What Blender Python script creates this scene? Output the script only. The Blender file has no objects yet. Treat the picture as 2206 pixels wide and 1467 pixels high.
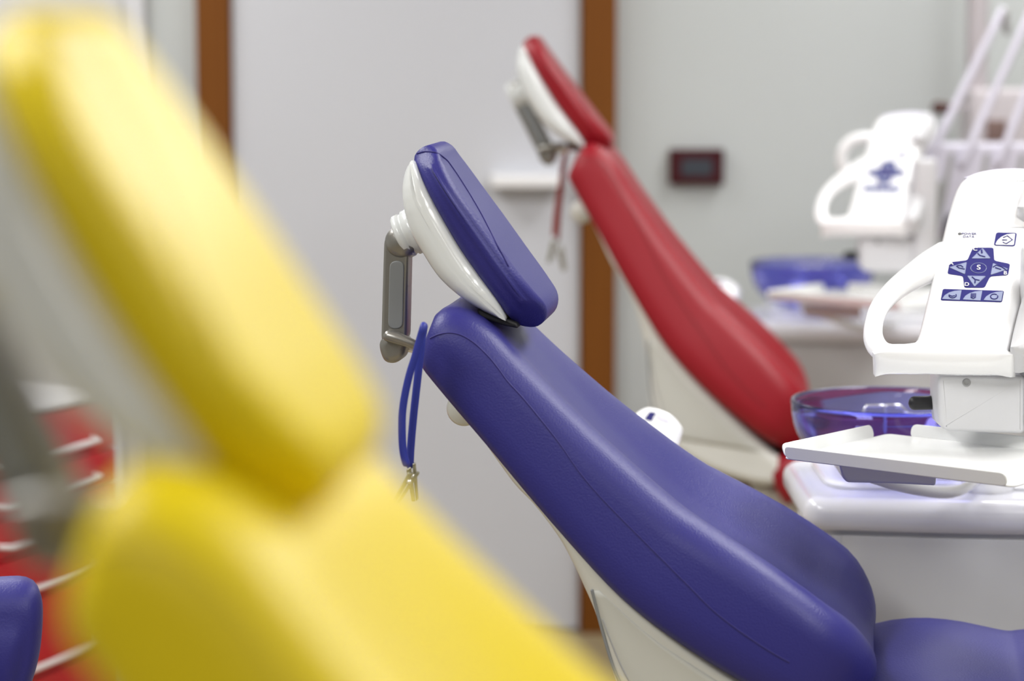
import bpy, bmesh, math, random
from mathutils import Vector, Matrix
from mathutils.bvhtree import BVHTree

S = bpy.context.scene
COL = S.collection
R = math.radians
random.seed(4)

# ------------------------------------------------------------------ camera
FPX, CX, CY = 5775.0, 1103.0, 733.5          # focal length and centre in pixels of the 2206x1467 frame
CAM = Vector((0, 0, 1.6))
PITCH = math.atan((CY - 41) / FPX)
cd = bpy.data.cameras.new('camera')
cam = bpy.data.objects.new('camera', cd)
COL.objects.link(cam)
cam.location = CAM
cam.rotation_euler = (math.pi / 2 - PITCH, 0, 0)
cd.sensor_width = 36
cd.lens = FPX / 2206 * 36
cd.clip_start = .05
cd.dof.use_dof = True
cd.dof.focus_distance = 3.5
cd.dof.aperture_fstop = 2.6
S.camera = cam

# ------------------------------------------------------------------ world, lights, exposure
wd = bpy.data.worlds.new('world')
wd.use_nodes = True
wd.node_tree.nodes['Background'].inputs[0].default_value = (.9, .93, 1, 1)
wd.node_tree.nodes['Background'].inputs[1].default_value = .3
S.world = wd
S.view_settings.view_transform = 'Standard'
S.view_settings.look = 'None'
S.view_settings.gamma = 1
S.view_settings.use_curve_mapping = False
S.view_settings.exposure = 0.0


def area_light(name, loc, sx, sy, power, rot=(0, 0, 0), col=(1, 1, 1)):
    d = bpy.data.lights.new(name, 'AREA')
    d.shape = 'RECTANGLE'
    d.size, d.size_y, d.energy, d.color = sx, sy, power, col
    o = bpy.data.objects.new(name, d)
    o.location, o.rotation_euler = loc, rot
    COL.objects.link(o)


for lx, ly, p in ((-1.3, -1.2, 24), (1.3, -1.2, 24), (-1.3, 1.6, 42), (1.3, 1.6, 42), (-1.3, 3.9, 42), (1.3, 3.9, 46), (-1.3, 6.0, 26), (1.3, 6.0, 28)):  # the pair behind the camera is added to brighten the yellow chair's front
    area_light('ceiling_and_fill_lamp', (lx, ly, 2.76), .6, 1.2, p)
area_light('front_fill', (1.2, -5.3, 1.7), 3.4, 1.5, 14, (R(90), 0, 0), (.86, .92, 1))  # added cool fill from behind the camera; no window is built

# ------------------------------------------------------------------ tracing helpers
RIGHT = Vector((1, 0, 0))
FWD = Vector((0, math.cos(PITCH), -math.sin(PITCH)))
UP = Vector((0, math.sin(PITCH), math.cos(PITCH)))


def ray(px, py):
    return (RIGHT * (px - CX) + FWD * FPX + UP * (CY - py)).normalized()


def on_plane(px, py, p0, n):
    d = ray(px, py)
    return CAM + d * ((p0 - CAM).dot(n) / d.dot(n))


def at(px, py, Y):
    return on_plane(px, py, Vector((0, Y, 0)), Vector((0, 1, 0)))


class Frame:
    """A local frame: origin o, axes a, b and depth axis h."""
    def __init__(s, o, a, b, h):
        s.o, s.a, s.b, s.h = Vector(o), Vector(a).normalized(), Vector(b).normalized(), Vector(h).normalized()

    def __call__(s, a, b, h=0):
        return s.o + s.a * a + s.b * b + s.h * h

    def px(s, x, y, h=0):
        p = on_plane(x, y, s.o + s.h * h, s.h) - s.o
        return (p.dot(s.a), p.dot(s.b))

    def pts(s, L, h=0):
        return [s.px(x, y, h) for x, y in L]


def catmull(P, n, closed=False):
    P = [Vector(p) for p in P]
    m = len(P)
    out = []
    segs = m if closed else m - 1
    for i in range(segs):
        if closed:
            p0, p1, p2, p3 = P[(i - 1) % m], P[i], P[(i + 1) % m], P[(i + 2) % m]
        else:
            p1, p2 = P[i], P[i + 1]
            p0 = P[i - 1] if i else p1 * 2 - p2
            p3 = P[i + 2] if i + 2 < m else p2 * 2 - p1
        for k in range(12):
            t = k / 12
            out.append(.5 * ((2 * p1) + (p2 - p0) * t + (2 * p0 - 5 * p1 + 4 * p2 - p3) * t * t + (3 * p1 - p0 - 3 * p2 + p3) * t ** 3))
    if not closed:
        out.append(P[-1])
    return resample(out, n, closed)


def resample(P, n, closed=False):
    P = [Vector(p) for p in P]
    Q = P + [P[0]] if closed else P
    L = [0]
    for i in range(1, len(Q)):
        L.append(L[-1] + (Q[i] - Q[i - 1]).length)
    out, j = [], 0
    for k in range(n):
        d = L[-1] * k / (n if closed else n - 1)
        while j < len(L) - 2 and L[j + 1] < d:
            j += 1
        sgl = L[j + 1] - L[j]
        out.append(Q[j].lerp(Q[j + 1], (d - L[j]) / sgl if sgl > 1e-12 else 0))
    return out


def rounded(P, r, k=5):
    """Polygon with its corners rounded by radius r."""
    P = [Vector(p) for p in P]
    m = len(P)
    out = []
    for i in range(m):
        p, a, b = P[i], P[i - 1], P[(i + 1) % m]
        da, db = (a - p), (b - p)
        ra = min(r, da.length * .48, db.length * .48)
        A, B = p + da.normalized() * ra, p + db.normalized() * ra
        for j in range(k + 1):
            t = j / k
            out.append(A * (1 - t) ** 2 + p * 2 * t * (1 - t) + B * t * t)
    return out


def interp(x, xs, ys):
    if x <= xs[0]:
        return ys[0]
    for i in range(1, len(xs)):
        if x <= xs[i]:
            t = (x - xs[i - 1]) / (xs[i] - xs[i - 1])
            return ys[i - 1] * (1 - t) + ys[i] * t
    return ys[-1]


def smooth_interp(x, xs, ys):
    w = .2
    return sum(interp(x + w * k / 4, xs, ys) * (5 - abs(k)) for k in range(-4, 5)) / 25


# ------------------------------------------------------------------ mesh builders
def rings_to_bm(rings, cap0=True, cap1=True, bm=None):
    bm = bm or bmesh.new()
    V = [[bm.verts.new(p) for p in r] for r in rings]
    n = len(V[0])
    for i in range(len(V) - 1):
        for j in range(n):
            bm.faces.new((V[i][j], V[i][(j + 1) % n], V[i + 1][(j + 1) % n], V[i + 1][j]))
    if cap0:
        bm.faces.new(list(reversed(V[0])))
    if cap1:
        bm.faces.new(V[-1])
    return bm


def fin(bm):
    bmesh.ops.recalc_face_normals(bm, faces=bm.faces)
    return bm


def pillow(fr, pts, h0, h1, r, n=5, hw=None, bm=None, bulge=0, axis=None):
    """Closed outline pts in the frame's a,b plane, extruded from h0 to h1 with edges rounded by r."""
    P = [Vector((p[0], p[1])) for p in pts]
    m = len(P)
    area = sum(P[i].x * P[(i + 1) % m].y - P[(i + 1) % m].x * P[i].y for i in range(m))
    if area < 0:
        P.reverse()
    N = []
    for i in range(m):
        t = P[(i + 1) % m] - P[i - 1]
        N.append(Vector((t.y, -t.x)).normalized() if t.length > 1e-9 else Vector((0, 0)))
    # how far each outline point may move inwards before it meets another side
    room = []
    segs = [(P[i], P[(i + 1) % m]) for i in range(m)]
    for i in range(m):
        best = 0
        for k in range(1, 9):
            tt = r * k / 8 * 1.12
            q = P[i] - N[i] * tt
            dm = 1e9
            for a, b in segs:
                ab = b - a
                l2 = ab.length_squared
                f = max(0, min(1, (q - a).dot(ab) / l2)) if l2 > 1e-14 else 0
                dm = min(dm, (q - a - ab * f).length_squared)
                if dm < (tt * .93) ** 2:
                    break
            if dm < (tt * .93) ** 2:
                break
            best = tt
        room.append(min(r, best * .9))
    for _ in range(3):
        room = [min(room[i], (room[i - 1] + room[i] + room[(i + 1) % m]) / 3 * 1.02) for i in range(m)]
    mid = (h0 + h1) / 2
    rr = min(r, abs(h1 - h0) / 2 * .999)
    sg = 1 if h1 > h0 else -1
    prof = []
    for k in range(n + 1):
        th = k / n * math.pi / 2
        prof.append((r * (1 - math.sin(th)), h0 + sg * rr * (1 - math.cos(th))))
    for k in range(n, -1, -1):
        th = k / n * math.pi / 2
        prof.append((r * (1 - math.sin(th)), h1 - sg * rr * (1 - math.cos(th))))
    if bulge:
        c = sum(P, Vector((0, 0))) / m
    rings = []

    if axis:                                           # sections shrink towards a medial segment (padded, pill-like shapes)
        m0, m1 = Vector(axis[0]), Vector(axis[1])
        Cn = [m0 + (m1 - m0) * max(0, min(1, (p - m0).dot(m1 - m0) / (m1 - m0).length_squared)) for p in P]
        rho = sum((p - q).length for p, q in zip(P, Cn)) / m

        def aring(lam, h):
            out = []
            for p, q in zip(P, Cn):
                p = p.lerp(q, lam)
                out.append(fr(p.x, p.y, mid + (h - mid) * (hw(p) if hw else 1)))
            return out
        rings = [aring(r / rho + (.97 - r / rho) * q, h0 - sg * bulge * (1 - (1 - q) ** 2)) for q in (1, .75, .5, .25)]
        rings += [aring(ins / rho, h) for ins, h in prof]
        rings += [aring(r / rho + (.97 - r / rho) * q, h1 + sg * bulge * (1 - (1 - q) ** 2)) for q in (.25, .5, .75, 1)]
        return fin(rings_to_bm(rings, bm=bm))

    def ring(ins, h, q=1.0):
        out = []
        for i in range(m):
            p = P[i] - N[i] * ins * (room[i] / r if r > 1e-9 else 0)
            if q != 1.0:
                p = c.lerp(p, q)
            hh = mid + (h - mid) * (hw(p) if hw else 1)
            out.append(fr(p.x, p.y, hh))
        return out
    if bulge:
        for q in (.15, .4, .65, .85):
            rings.append(ring(r, h0 - sg * bulge * (1 - q * q), q))
    if not bulge:
        rings.append(ring(r + .0008, h0))
    for ins, h in prof:
        rings.append(ring(ins, h))
    if bulge:
        for q in (.85, .65, .4, .15):
            rings.append(ring(r, h1 + sg * bulge * (1 - q * q), q))
    else:
        rings.append(ring(r + .0008, h1))
    return fin(rings_to_bm(rings, bm=bm))


def box(x0, x1, y0, y1, z0, z1, r=.004, fr=None, bm=None, rc=None):
    fr = fr or Frame((0, 0, 0), (1, 0, 0), (0, 1, 0), (0, 0, 1))
    P = rounded([(x0, y0), (x1, y0), (x1, y1), (x0, y1)], rc or r, 4)
    return pillow(fr, P, z0, z1, r, 3, bm=bm)


def tube(P, rad, n=12, bm=None, flat=1.0, ref=None, round_ends=True):
    """Sweep along P; rad a number or a list; flat scales the second axis."""
    P = [Vector(p) for p in P]
    m = len(P)
    rad = rad if isinstance(rad, (list, tuple)) else [rad] * m
    rings = []
    prev = Vector(ref) if ref else None
    for i in range(m):
        t = (P[min(i + 1, m - 1)] - P[max(i - 1, 0)]).normalized()
        if prev is None:
            prev = t.orthogonal()
        a = (prev - t * prev.dot(t)).normalized()
        prev = a
        b = t.cross(a)

        def rg(c, s):
            return [c + (a * math.cos(2 * math.pi * k / n) + b * math.sin(2 * math.pi * k / n) * flat) * s for k in range(n)]
        if round_ends and i == 0:
            for q in (.15, .6, .87):
                rings.append(rg(P[0] - t * rad[0] * math.sqrt(1 - q * q) * .8, rad[0] * q))
        rings.append(rg(P[i], rad[i]))
        if round_ends and i == m - 1:
            for q in (.87, .6, .15):
                rings.append(rg(P[i] + t * rad[i] * math.sqrt(1 - q * q) * .8, rad[i] * q))
    return fin(rings_to_bm(rings, bm=bm))


def lathe(c, axis, prof, n=40, bm=None, closed=False):
    """prof: list of (radius, distance along axis)."""
    c, axis = Vector(c), Vector(axis).normalized()
    a = axis.orthogonal().normalized()
    b = axis.cross(a)
    rings = [[c + axis * h + (a * math.cos(2 * math.pi * k / n) + b * math.sin(2 * math.pi * k / n)) * max(rr, 1e-5) for k in range(n)] for rr, h in prof]
    return fin(rings_to_bm(rings, not closed, not closed, bm))


def sphere(c, r, bm=None, n=24):
    return lathe(c, (0, 0, 1), [(r * math.sin(math.pi * k / 14), -r * math.cos(math.pi * k / 14)) for k in range(15)], n, bm)


def obj(name, bm, mat, parent=None, root=None, smooth=True, xf=None):
    """One mesh object. bm in world space; root: matrix of the top-level thing the mesh belongs to; xf applied first."""
    if xf is not None:
        bm.transform(xf)
    if root is not None:
        bm.transform(root.inverted())
    me = bpy.data.meshes.new(name)
    bm.to_mesh(me)
    bm.free()
    me.materials.append(mat)
    if smooth:
        for p in me.polygons:
            p.use_smooth = True
    o = bpy.data.objects.new(name, me)
    COL.objects.link(o)
    if parent:
        o.parent = parent
    return o


def thing(name, label, cat, loc, rz=0, group=None):
    o = bpy.data.objects.new(name, None)
    COL.objects.link(o)
    o.empty_display_size = .05
    o.location, o.rotation_euler = loc, (0, 0, rz)
    tag(o, label, cat, group)
    return o, Matrix.Translation(loc) @ Matrix.Rotation(rz, 4, 'Z')


def tag(o, label, cat, group=None):
    o['label'], o['category'] = label, cat
    if group:
        o['group'] = group


def struct(name, bm, mat, smooth=False):
    o = obj(name, bm, mat, smooth=smooth)
    o['kind'] = 'structure'
    return o


def copy_tree(o, parent=None):
    c = o.copy()
    COL.objects.link(c)
    if parent:
        c.parent = parent
    for ch in list(o.children):
        copy_tree(ch, c)
    return c


# ------------------------------------------------------------------ materials
def srgb(r, g, b):
    f = lambda v: (v / 12.92 if v <= .04045 else ((v + .055) / 1.055) ** 2.4)
    return (f(r / 255), f(g / 255), f(b / 255), 1)


def mat(name, col, rough=.5, metal=0, spec=.5, bump=0, bscale=400, var=0, coat=0, trans=0, ior=1.45):
    m = bpy.data.materials.new(name)
    m.use_nodes = True
    nt = m.node_tree
    b = nt.nodes['Principled BSDF']
    b.inputs['Base Color'].default_value = col
    b.inputs['Roughness'].default_value = rough
    b.inputs['Metallic'].default_value = metal
    b.inputs['Specular IOR Level'].default_value = spec
    b.inputs['Coat Weight'].default_value = coat
    b.inputs['Coat Roughness'].default_value = .08
    b.inputs['Transmission Weight'].default_value = trans
    b.inputs['IOR'].default_value = ior
    if bump or var:
        tc = nt.nodes.new('ShaderNodeTexCoord')
        nz = nt.nodes.new('ShaderNodeTexNoise')
        nz.inputs['Scale'].default_value = bscale
        nz.inputs['Detail'].default_value = 3
        nt.links.new(tc.outputs['Object'], nz.inputs['Vector'])
        if bump:
            bp = nt.nodes.new('ShaderNodeBump')
            bp.inputs['Strength'].default_value = bump
            bp.inputs['Distance'].default_value = .002
            nt.links.new(nz.outputs['Fac'], bp.inputs['Height'])
            nt.links.new(bp.outputs['Normal'], b.inputs['Normal'])
        if var:
            mx = nt.nodes.new('ShaderNodeMix')
            mx.data_type = 'RGBA'
            mx.inputs['A'].default_value = col
            mx.inputs['B'].default_value = (col[0] * (1 - var), col[1] * (1 - var), col[2] * (1 - var), 1)
            nt.links.new(nz.outputs['Fac'], mx.inputs['Factor'])
            nt.links.new(mx.outputs['Result'], b.inputs['Base Color'])
    return m


def wood(name, c1, c2):
    m = mat(name, c1, .5, spec=.2)
    nt = m.node_tree
    tc = nt.nodes.new('ShaderNodeTexCoord')
    mp = nt.nodes.new('ShaderNodeMapping')
    mp.inputs['Scale'].default_value = (90, 90, 2.0)
    nz = nt.nodes.new('ShaderNodeTexNoise')
    nz.inputs['Scale'].default_value = 1
    nz.inputs['Detail'].default_value = 4
    mx = nt.nodes.new('ShaderNodeMix')
    mx.data_type = 'RGBA'
    mx.inputs['A'].default_value, mx.inputs['B'].default_value = c1, c2
    nt.links.new(tc.outputs['Object'], mp.inputs['Vector'])
    nt.links.new(mp.outputs['Vector'], nz.inputs['Vector'])
    nt.links.new(nz.outputs['Fac'], mx.inputs['Factor'])
    nt.links.new(mx.outputs['Result'], nt.nodes['Principled BSDF'].inputs['Base Color'])
    return m


M = dict(
    wall=mat('wall_paint', (.54, .565, .56, 1), .75, var=.04, bscale=3, spec=.2),
    panel=mat('white_panel', (.59, .60, .64, 1), .6, var=.03, bscale=2, spec=.25),
    ceiling=mat('ceiling_paint', (.82, .82, .82, 1), .8),
    floor=mat('floor_lino', (.36, .29, .17, 1), .4, var=.25, bscale=9),
    wood=wood('brown_wood', (.21, .072, .009, 1), (.135, .042, .005, 1)),
    blue=mat('violet_vinyl', (.025, .023, .18, 1), .44, bump=.22, bscale=380, spec=.45),
    yellow=mat('yellow_vinyl', (.74, .57, .003, 1), .40, bump=.1, bscale=420, spec=.5),
    red=mat('red_vinyl', (.28, .004, .013, 1), .44, bump=.1, bscale=420, spec=.5),
    blue_d=mat('violet_seam', (.025, .02, .16, 1), .6),
    yellow_d=mat('yellow_seam', (.5, .38, .01, 1), .6),
    red_d=mat('red_seam', (.2, .004, .008, 1), .6),
    shell=mat('grey_white_shell', (.70, .72, .72, 1), .22, coat=.3),
    back=mat('cream_shell', (.63, .625, .58, 1), .35),
    metal=mat('satin_grey_metal', (.30, .29, .27, 1), .34, metal=.75),
    metal_l=mat('bright_metal', (.75, .75, .78, 1), .25, metal=.8),
    inlay=mat('grey_inlay', (.22, .23, .235, 1), .5),
    clip=mat('nickel_clip', (.5, .48, .36, 1), .25, metal=.9),
    strap_b=mat('blue_rubber', (.02, .03, .26, 1), .5),
    strap_r=mat('red_rubber', (.30, .03, .02, 1), .5),
    plastic=mat('glossy_white_plastic', (.90, .90, .91, 1), .16, coat=.3),
    plastic_g=mat('pale_grey_plastic', (.62, .62, .64, 1), .35),
    lav=mat('lavender_plastic', (.66, .64, .74, 1), .4),
    cab=mat('cabinet_grey', (.58, .58, .59, 1), .45),
    gap=mat('dark_gap', (.10, .10, .10, 1), .7),
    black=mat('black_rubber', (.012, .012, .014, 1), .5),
    ink=mat('violet_print', srgb(30, 27, 104), .5, spec=.25),
    key=mat('pale_violet_key', srgb(136, 144, 174), .4),
    grey=mat('grey_plastic', (.33, .33, .33, 1), .5),
    tray=mat('white_tray', (.86, .87, .86, 1), .22, coat=.2),
    glass=mat('violet_glass', (.42, .43, .94, 1), .04, trans=.975, ior=1.4),
    frame_red=mat('dark_red_frame', (.05, .004, .007, 1), .45, spec=.25),
    screen=mat('grey_screen', (.035, .042, .055, 1), .5),
    drawer=mat('red_lacquer', (.50, .010, .018, 1), .35),
    chrome=mat('white_handle', (.75, .73, .73, 1), .3),
    brown=mat('brown_hinge', (.22, .055, .02, 1), .5),
    dbrown=mat('dark_brown', (.06, .014, .008, 1), .5),
    flank=mat('grey_green_shell', (.52, .52, .48, 1), .4),
    lid=mat('cover_plastic', (.74, .74, .79, 1), .2, coat=.3),
    column=mat('pinkish_grey_plastic', (.52, .48, .50, 1), .4),
    inset=mat('faded_brown', (.20, .13, .115, 1), .5),
    beige=mat('beige_metal', (.55, .52, .45, 1), .4, metal=.2),
)

# ------------------------------------------------------------------ the room
WY = 6.93
struct('floor', box(-3.6, 3.6, -5.6, WY + .1, -.1, 0), M['floor'])
struct('ceiling', box(-3.6, 3.6, -5.6, WY + .1, 2.8, 2.9), M['ceiling'])
struct('wall_back', box(-3.6, 3.6, WY + .02, WY + .12, 0, 2.8), M['wall'])
struct('wall_left', box(-3.6, -3.5, -5.5, WY + .02, 0, 2.8), M['wall'])
struct('wall_right', box(3.5, 3.6, -5.5, WY + .02, 0, 2.8), M['wall'])
struct('wall_front', box(-3.6, 3.6, -5.6, -5.5, 0, 2.8), M['wall'])


def wx(px):
    return (px - CX) / FPX * WY


PT = .045  # how far the timber posts stand out
struct('trim_1', box(wx(1252), wx(1326), WY - PT, WY + .03, 0, 2.8, .003), M['wood'])
struct('trim_2', box(wx(430), wx(502), WY - PT, WY + .03, 0, 2.8, .003), M['wood'])
struct('trim_3', box(wx(272), wx(318), WY - .02, WY + .03, 0, 2.8, .003), M['plastic_g'])
struct('door_1', box(wx(505), wx(1249), WY - .02, WY + .025, .006, 2.8, .003), M['panel'])
struct('door_2', box(wx(-700), wx(268), WY - .01, WY + .025, .006, 2.8, .003), M['panel'])

# the white ledge on the panel
p0, p1 = at(1058, 378, WY - .1), at(1212, 404, WY - .1)
o = obj('wall_shelf', box(p0.x, p1.x, WY - .1, WY - .018, p1.z, p0.z, .004), M['plastic'])
tag(o, 'small white ledge on the white panel behind the red chair headrest', 'shelf')

# the framed control on the wall
p0, p1 = at(1442, 321, WY), at(1558, 397, WY)
t, rt = thing('wall_control', 'small dark red framed grey display on the pale wall', 'control panel', (0, WY, 0))
fr = Frame((0, WY + .02, 0), (1, 0, 0), (0, 0, 1), (0, -1, 0))
obj('frame', pillow(fr, rounded([(p0.x, p1.z), (p1.x, p1.z), (p1.x, p0.z), (p0.x, p0.z)], .004), 0, .035, .004), M['frame_red'], t, rt)
p0, p1 = at(1467, 342, WY), at(1534, 378, WY)
obj('screen', pillow(fr, rounded([(p0.x, p1.z), (p1.x, p1.z), (p1.x, p0.z), (p0.x, p0.z)], .006), .034, .037, .001), M['screen'], t, rt)


# ------------------------------------------------------------------ dental chairs
YAW = R(7.5)
U3 = Vector((math.cos(YAW), -math.sin(YAW), 0))      # towards the foot end
W3 = Vector((math.sin(YAW), math.cos(YAW), 0))       # across, away from the camera


class ChairFrame(Frame):
    def __init__(s, x, y, yaw=YAW):
        super().__init__((x, y, 0), (math.cos(yaw), -math.sin(yaw), 0), (0, 0, 1), (math.sin(yaw), math.cos(yaw), 0))


CH = ChairFrame(0, 3.5)                               # all chairs are drawn in the blue chair's frame, then posed
CHM = Matrix.Translation((0, 3.5, 0)) @ Matrix.Rotation(-YAW, 4, 'Z')
WX, WW = [900, 1000, 1150, 1300, 1450, 1600, 1750, 1900], [.150, .165, .190, .218, .242, .262, .272, .27]
halfw = lambda px: interp(px, WX, WW)


def trace(L, w):
    return [Vector(CH.px(x, y, w)) for x, y in L]


# cushion spine (the back edge of the near side), traced at the cushion's own half width
SP = [(901, 790), (964, 869), (1042, 956), (1114, 1046), (1176, 1120), (1241, 1191), (1327, 1290), (1456, 1388), (1581, 1467), (1700, 1528), (1790, 1570), (1850, 1594)]
spine_uz = [Vector(CH.px(x, y, -halfw(x))) for x, y in SP]
spine = catmull([(p.x, p.y, halfw(SP[i][0])) for i, p in enumerate(spine_uz)], 46)
for _ in range(14):
    spine = [spine[0]] + [(spine[i - 1] + spine[i] * 2 + spine[i + 1]) / 4 for i in range(1, len(spine) - 1)] + [spine[-1]]


def loft_cushion(sp, thick, dish, rt, rb, corner, side_r=.04, base=.03, rc_top=.03, slant=0):
    """A padded cushion along a spine of (u, z, half width): rounded ends, raised side bolsters."""
    n = len(sp)
    L = [0]
    for i in range(1, n):
        L.append(L[-1] + (Vector(sp[i][:2]) - Vector(sp[i - 1][:2])).length)
    tot = L[-1]
    ss = [tot * x for x in (0, .004, .01, .018, .028, .04, .055, .075)] + [tot * (.1 + .8 * k / 26) for k in range(27)] + [tot * (1 - x) for x in (.075, .055, .04, .028, .018, .01, .004, 0)]
    rings = []
    for s in ss:
        i = max(j for j in range(n) if L[j] <= s + 1e-9)
        i = min(i, n - 2)
        f = (s - L[i]) / (L[i + 1] - L[i])
        c = Vector(sp[i]).lerp(Vector(sp[i + 1]), f)
        a, b = Vector(sp[max(i - 1, 0)][:2]), Vector(sp[min(i + 2, n - 1)][:2])
        tg = (b - a).normalized()
        nm = Vector((-tg.y, tg.x))
        W, T, D = c.z, thick(s / tot), dish(s / tot)
        e0 = math.sqrt(max(0, 1 - (1 - min(s / rt, 1)) ** 2))
        e1 = math.sqrt(max(0, 1 - (1 - min((tot - s) / rb, 1)) ** 2))
        ec = math.sqrt(max(0, 1 - (1 - min((tot - s) / corner, 1)) ** 2))
        ec0 = math.sqrt(max(0, 1 - (1 - min(s / rc_top, 1)) ** 2))
        tb = T * .32 * (1 - e1)                        # back edge lifts at the bottom end
        tf = base + (T - base) * e0                    # front edge sinks at the top end
        tf = tf - (T * .55) * (1 - e1)
        D *= e0 * e1
        W = W - rc_top * (1 - ec0) - corner * (1 - ec)
        sr = min(side_r, (tf - tb) * .6)
        half = [(0, tb), (.35 * W, tb), (.7 * W, tb), (W - .012, tb), (W - .002, tb + .010), (W, tb + (tf - tb) * .3), (W, tf - sr)]
        for k in (1, 2, 3, 4, 5):
            th = k / 5 * math.pi / 2
            half.append((W - sr + sr * math.cos(th), tf - sr + sr * math.sin(th)))
        w0 = W - sr
        for q in (.86, .7, .5, .25):
            x = w0 * q
            d = D * (0.5 + 0.5 * math.cos(math.pi * max(0, min(1, (q - .35) / .62))))
            half.append((x, tf - d))
        half.append((0, tf - D))
        full = [(-x, t) for x, t in half] + [(x, t) for x, t in reversed(half[1:-1])]
        sl = slant * max(0, 1 - s / (.16 * tot)) ** 2
        rings.append([CH(c.x + nm.x * t - tg.x * t * sl, c.y + nm.y * t - tg.y * t * sl, w) for w, t in full])
    return fin(rings_to_bm(rings))


BACK_T = lambda s: smooth_interp(s, [0, .15, .58, .8, 1], [.098, .100, .139, .143, .098])
BACK_D = lambda s: smooth_interp(s, [0, .2, .5, .78, 1], [.0, .010, .032, .050, .03])


def on_mesh(bm, L, lift=.0003):
    """Points of bm's surface that lie behind the traced picture points."""
    tree = BVHTree.FromBMesh(bm)
    out = []
    for x, y in L:
        hit = tree.ray_cast(CAM, ray(x, y))
        if hit[0] is not None:
            out.append(hit[0] + hit[1] * lift)
    return out


HEAD_BACK = [(1093, 692), (1060, 642), (1020, 585), (984, 532), (940, 457), (900, 387), (880, 352)]
HEAD_PAD = HEAD_BACK + [(882, 335), (898, 320), (916, 317), (932, 328), (946, 352), (988, 415), (1042, 489), (1098, 567), (1142, 625), (1168, 662), (1168, 692), (1148, 712), (1117, 711)]
HEAD_SHELL = [(1086, 686), (1066, 642), (1026, 585), (990, 532), (946, 457), (906, 387), (884, 350), (872, 356), (863, 378), (860, 412), (866, 455), (882, 505), (905, 545), (940, 598), (985, 640), (1035, 672), (1080, 692)]
SEAM_HEAD = [(880, 349), (888, 339), (899, 331), (912, 327), (926, 327), (939, 329), (950, 335), (962, 345), (970, 355), (986, 378), (1004, 406), (1021, 434), (1038, 464), (1054, 495), (1069, 525), (1083, 550), (1095, 573)]
SEAM_BACK = [(903, 752), (914, 738), (927, 729), (941, 722), (956, 718), (970, 717), (984, 719), (996, 723), (1012, 732), (1029, 745), (1055, 771), (1075, 796), (1094, 822), (1127, 858), (1166, 905), (1206, 956), (1248, 1016), (1290, 1066), (1337, 1115), (1387, 1165), (1437, 1215), (1485, 1263), (1533, 1311), (1580, 1349), (1629, 1383), (1665, 1406), (1700, 1426)]
BACK_SHELL = [(903, 792), (951, 872), (1026, 961), (1096, 1052), (1145, 1100), (1196, 1163), (1225, 1212), (1250, 1262), (1279, 1325), (1300, 1395), (1322, 1462), (1350, 1530), (1420, 1600), (1560, 1650), (1750, 1665), (1840, 1630), (1830, 1590), (1720, 1525), (1595, 1452), (1470, 1373), (1341, 1275), (1255, 1176), (1190, 1105), (1128, 1031), (1056, 941), (976, 855), (915, 780)]
SIDE_PANEL = [(1273, 1268), (1292, 1270), (1308, 1300), (1345, 1330), (1430, 1398), (1560, 1482), (1640, 1530), (1690, 1570), (1620, 1610), (1500, 1600), (1390, 1550), (1345, 1500), (1322, 1440), (1300, 1360)]
SEAT_TOP = [(1852, 1388), (1875, 1366), (1905, 1353), (1950, 1342), (1995, 1339), (2050, 1345), (2110, 1358), (2160, 1367), (2206, 1366), (2290, 1356), (2400, 1340), (2560, 1330), (2700, 1340)]

HINGE = Vector((.44, .72))


def rot_about(p, q, ang):
    """Chair-frame transform: turn by ang (steeper backrest) about p, then bring p to q; p, q are (u, z)."""
    # local chair axes: x = u, y = w, z = up
    return Matrix.Translation((q[0], 0, q[1])) @ Matrix.Rotation(ang, 4, 'Y') @ Matrix.Translation((-p[0], 0, -p[1]))


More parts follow.
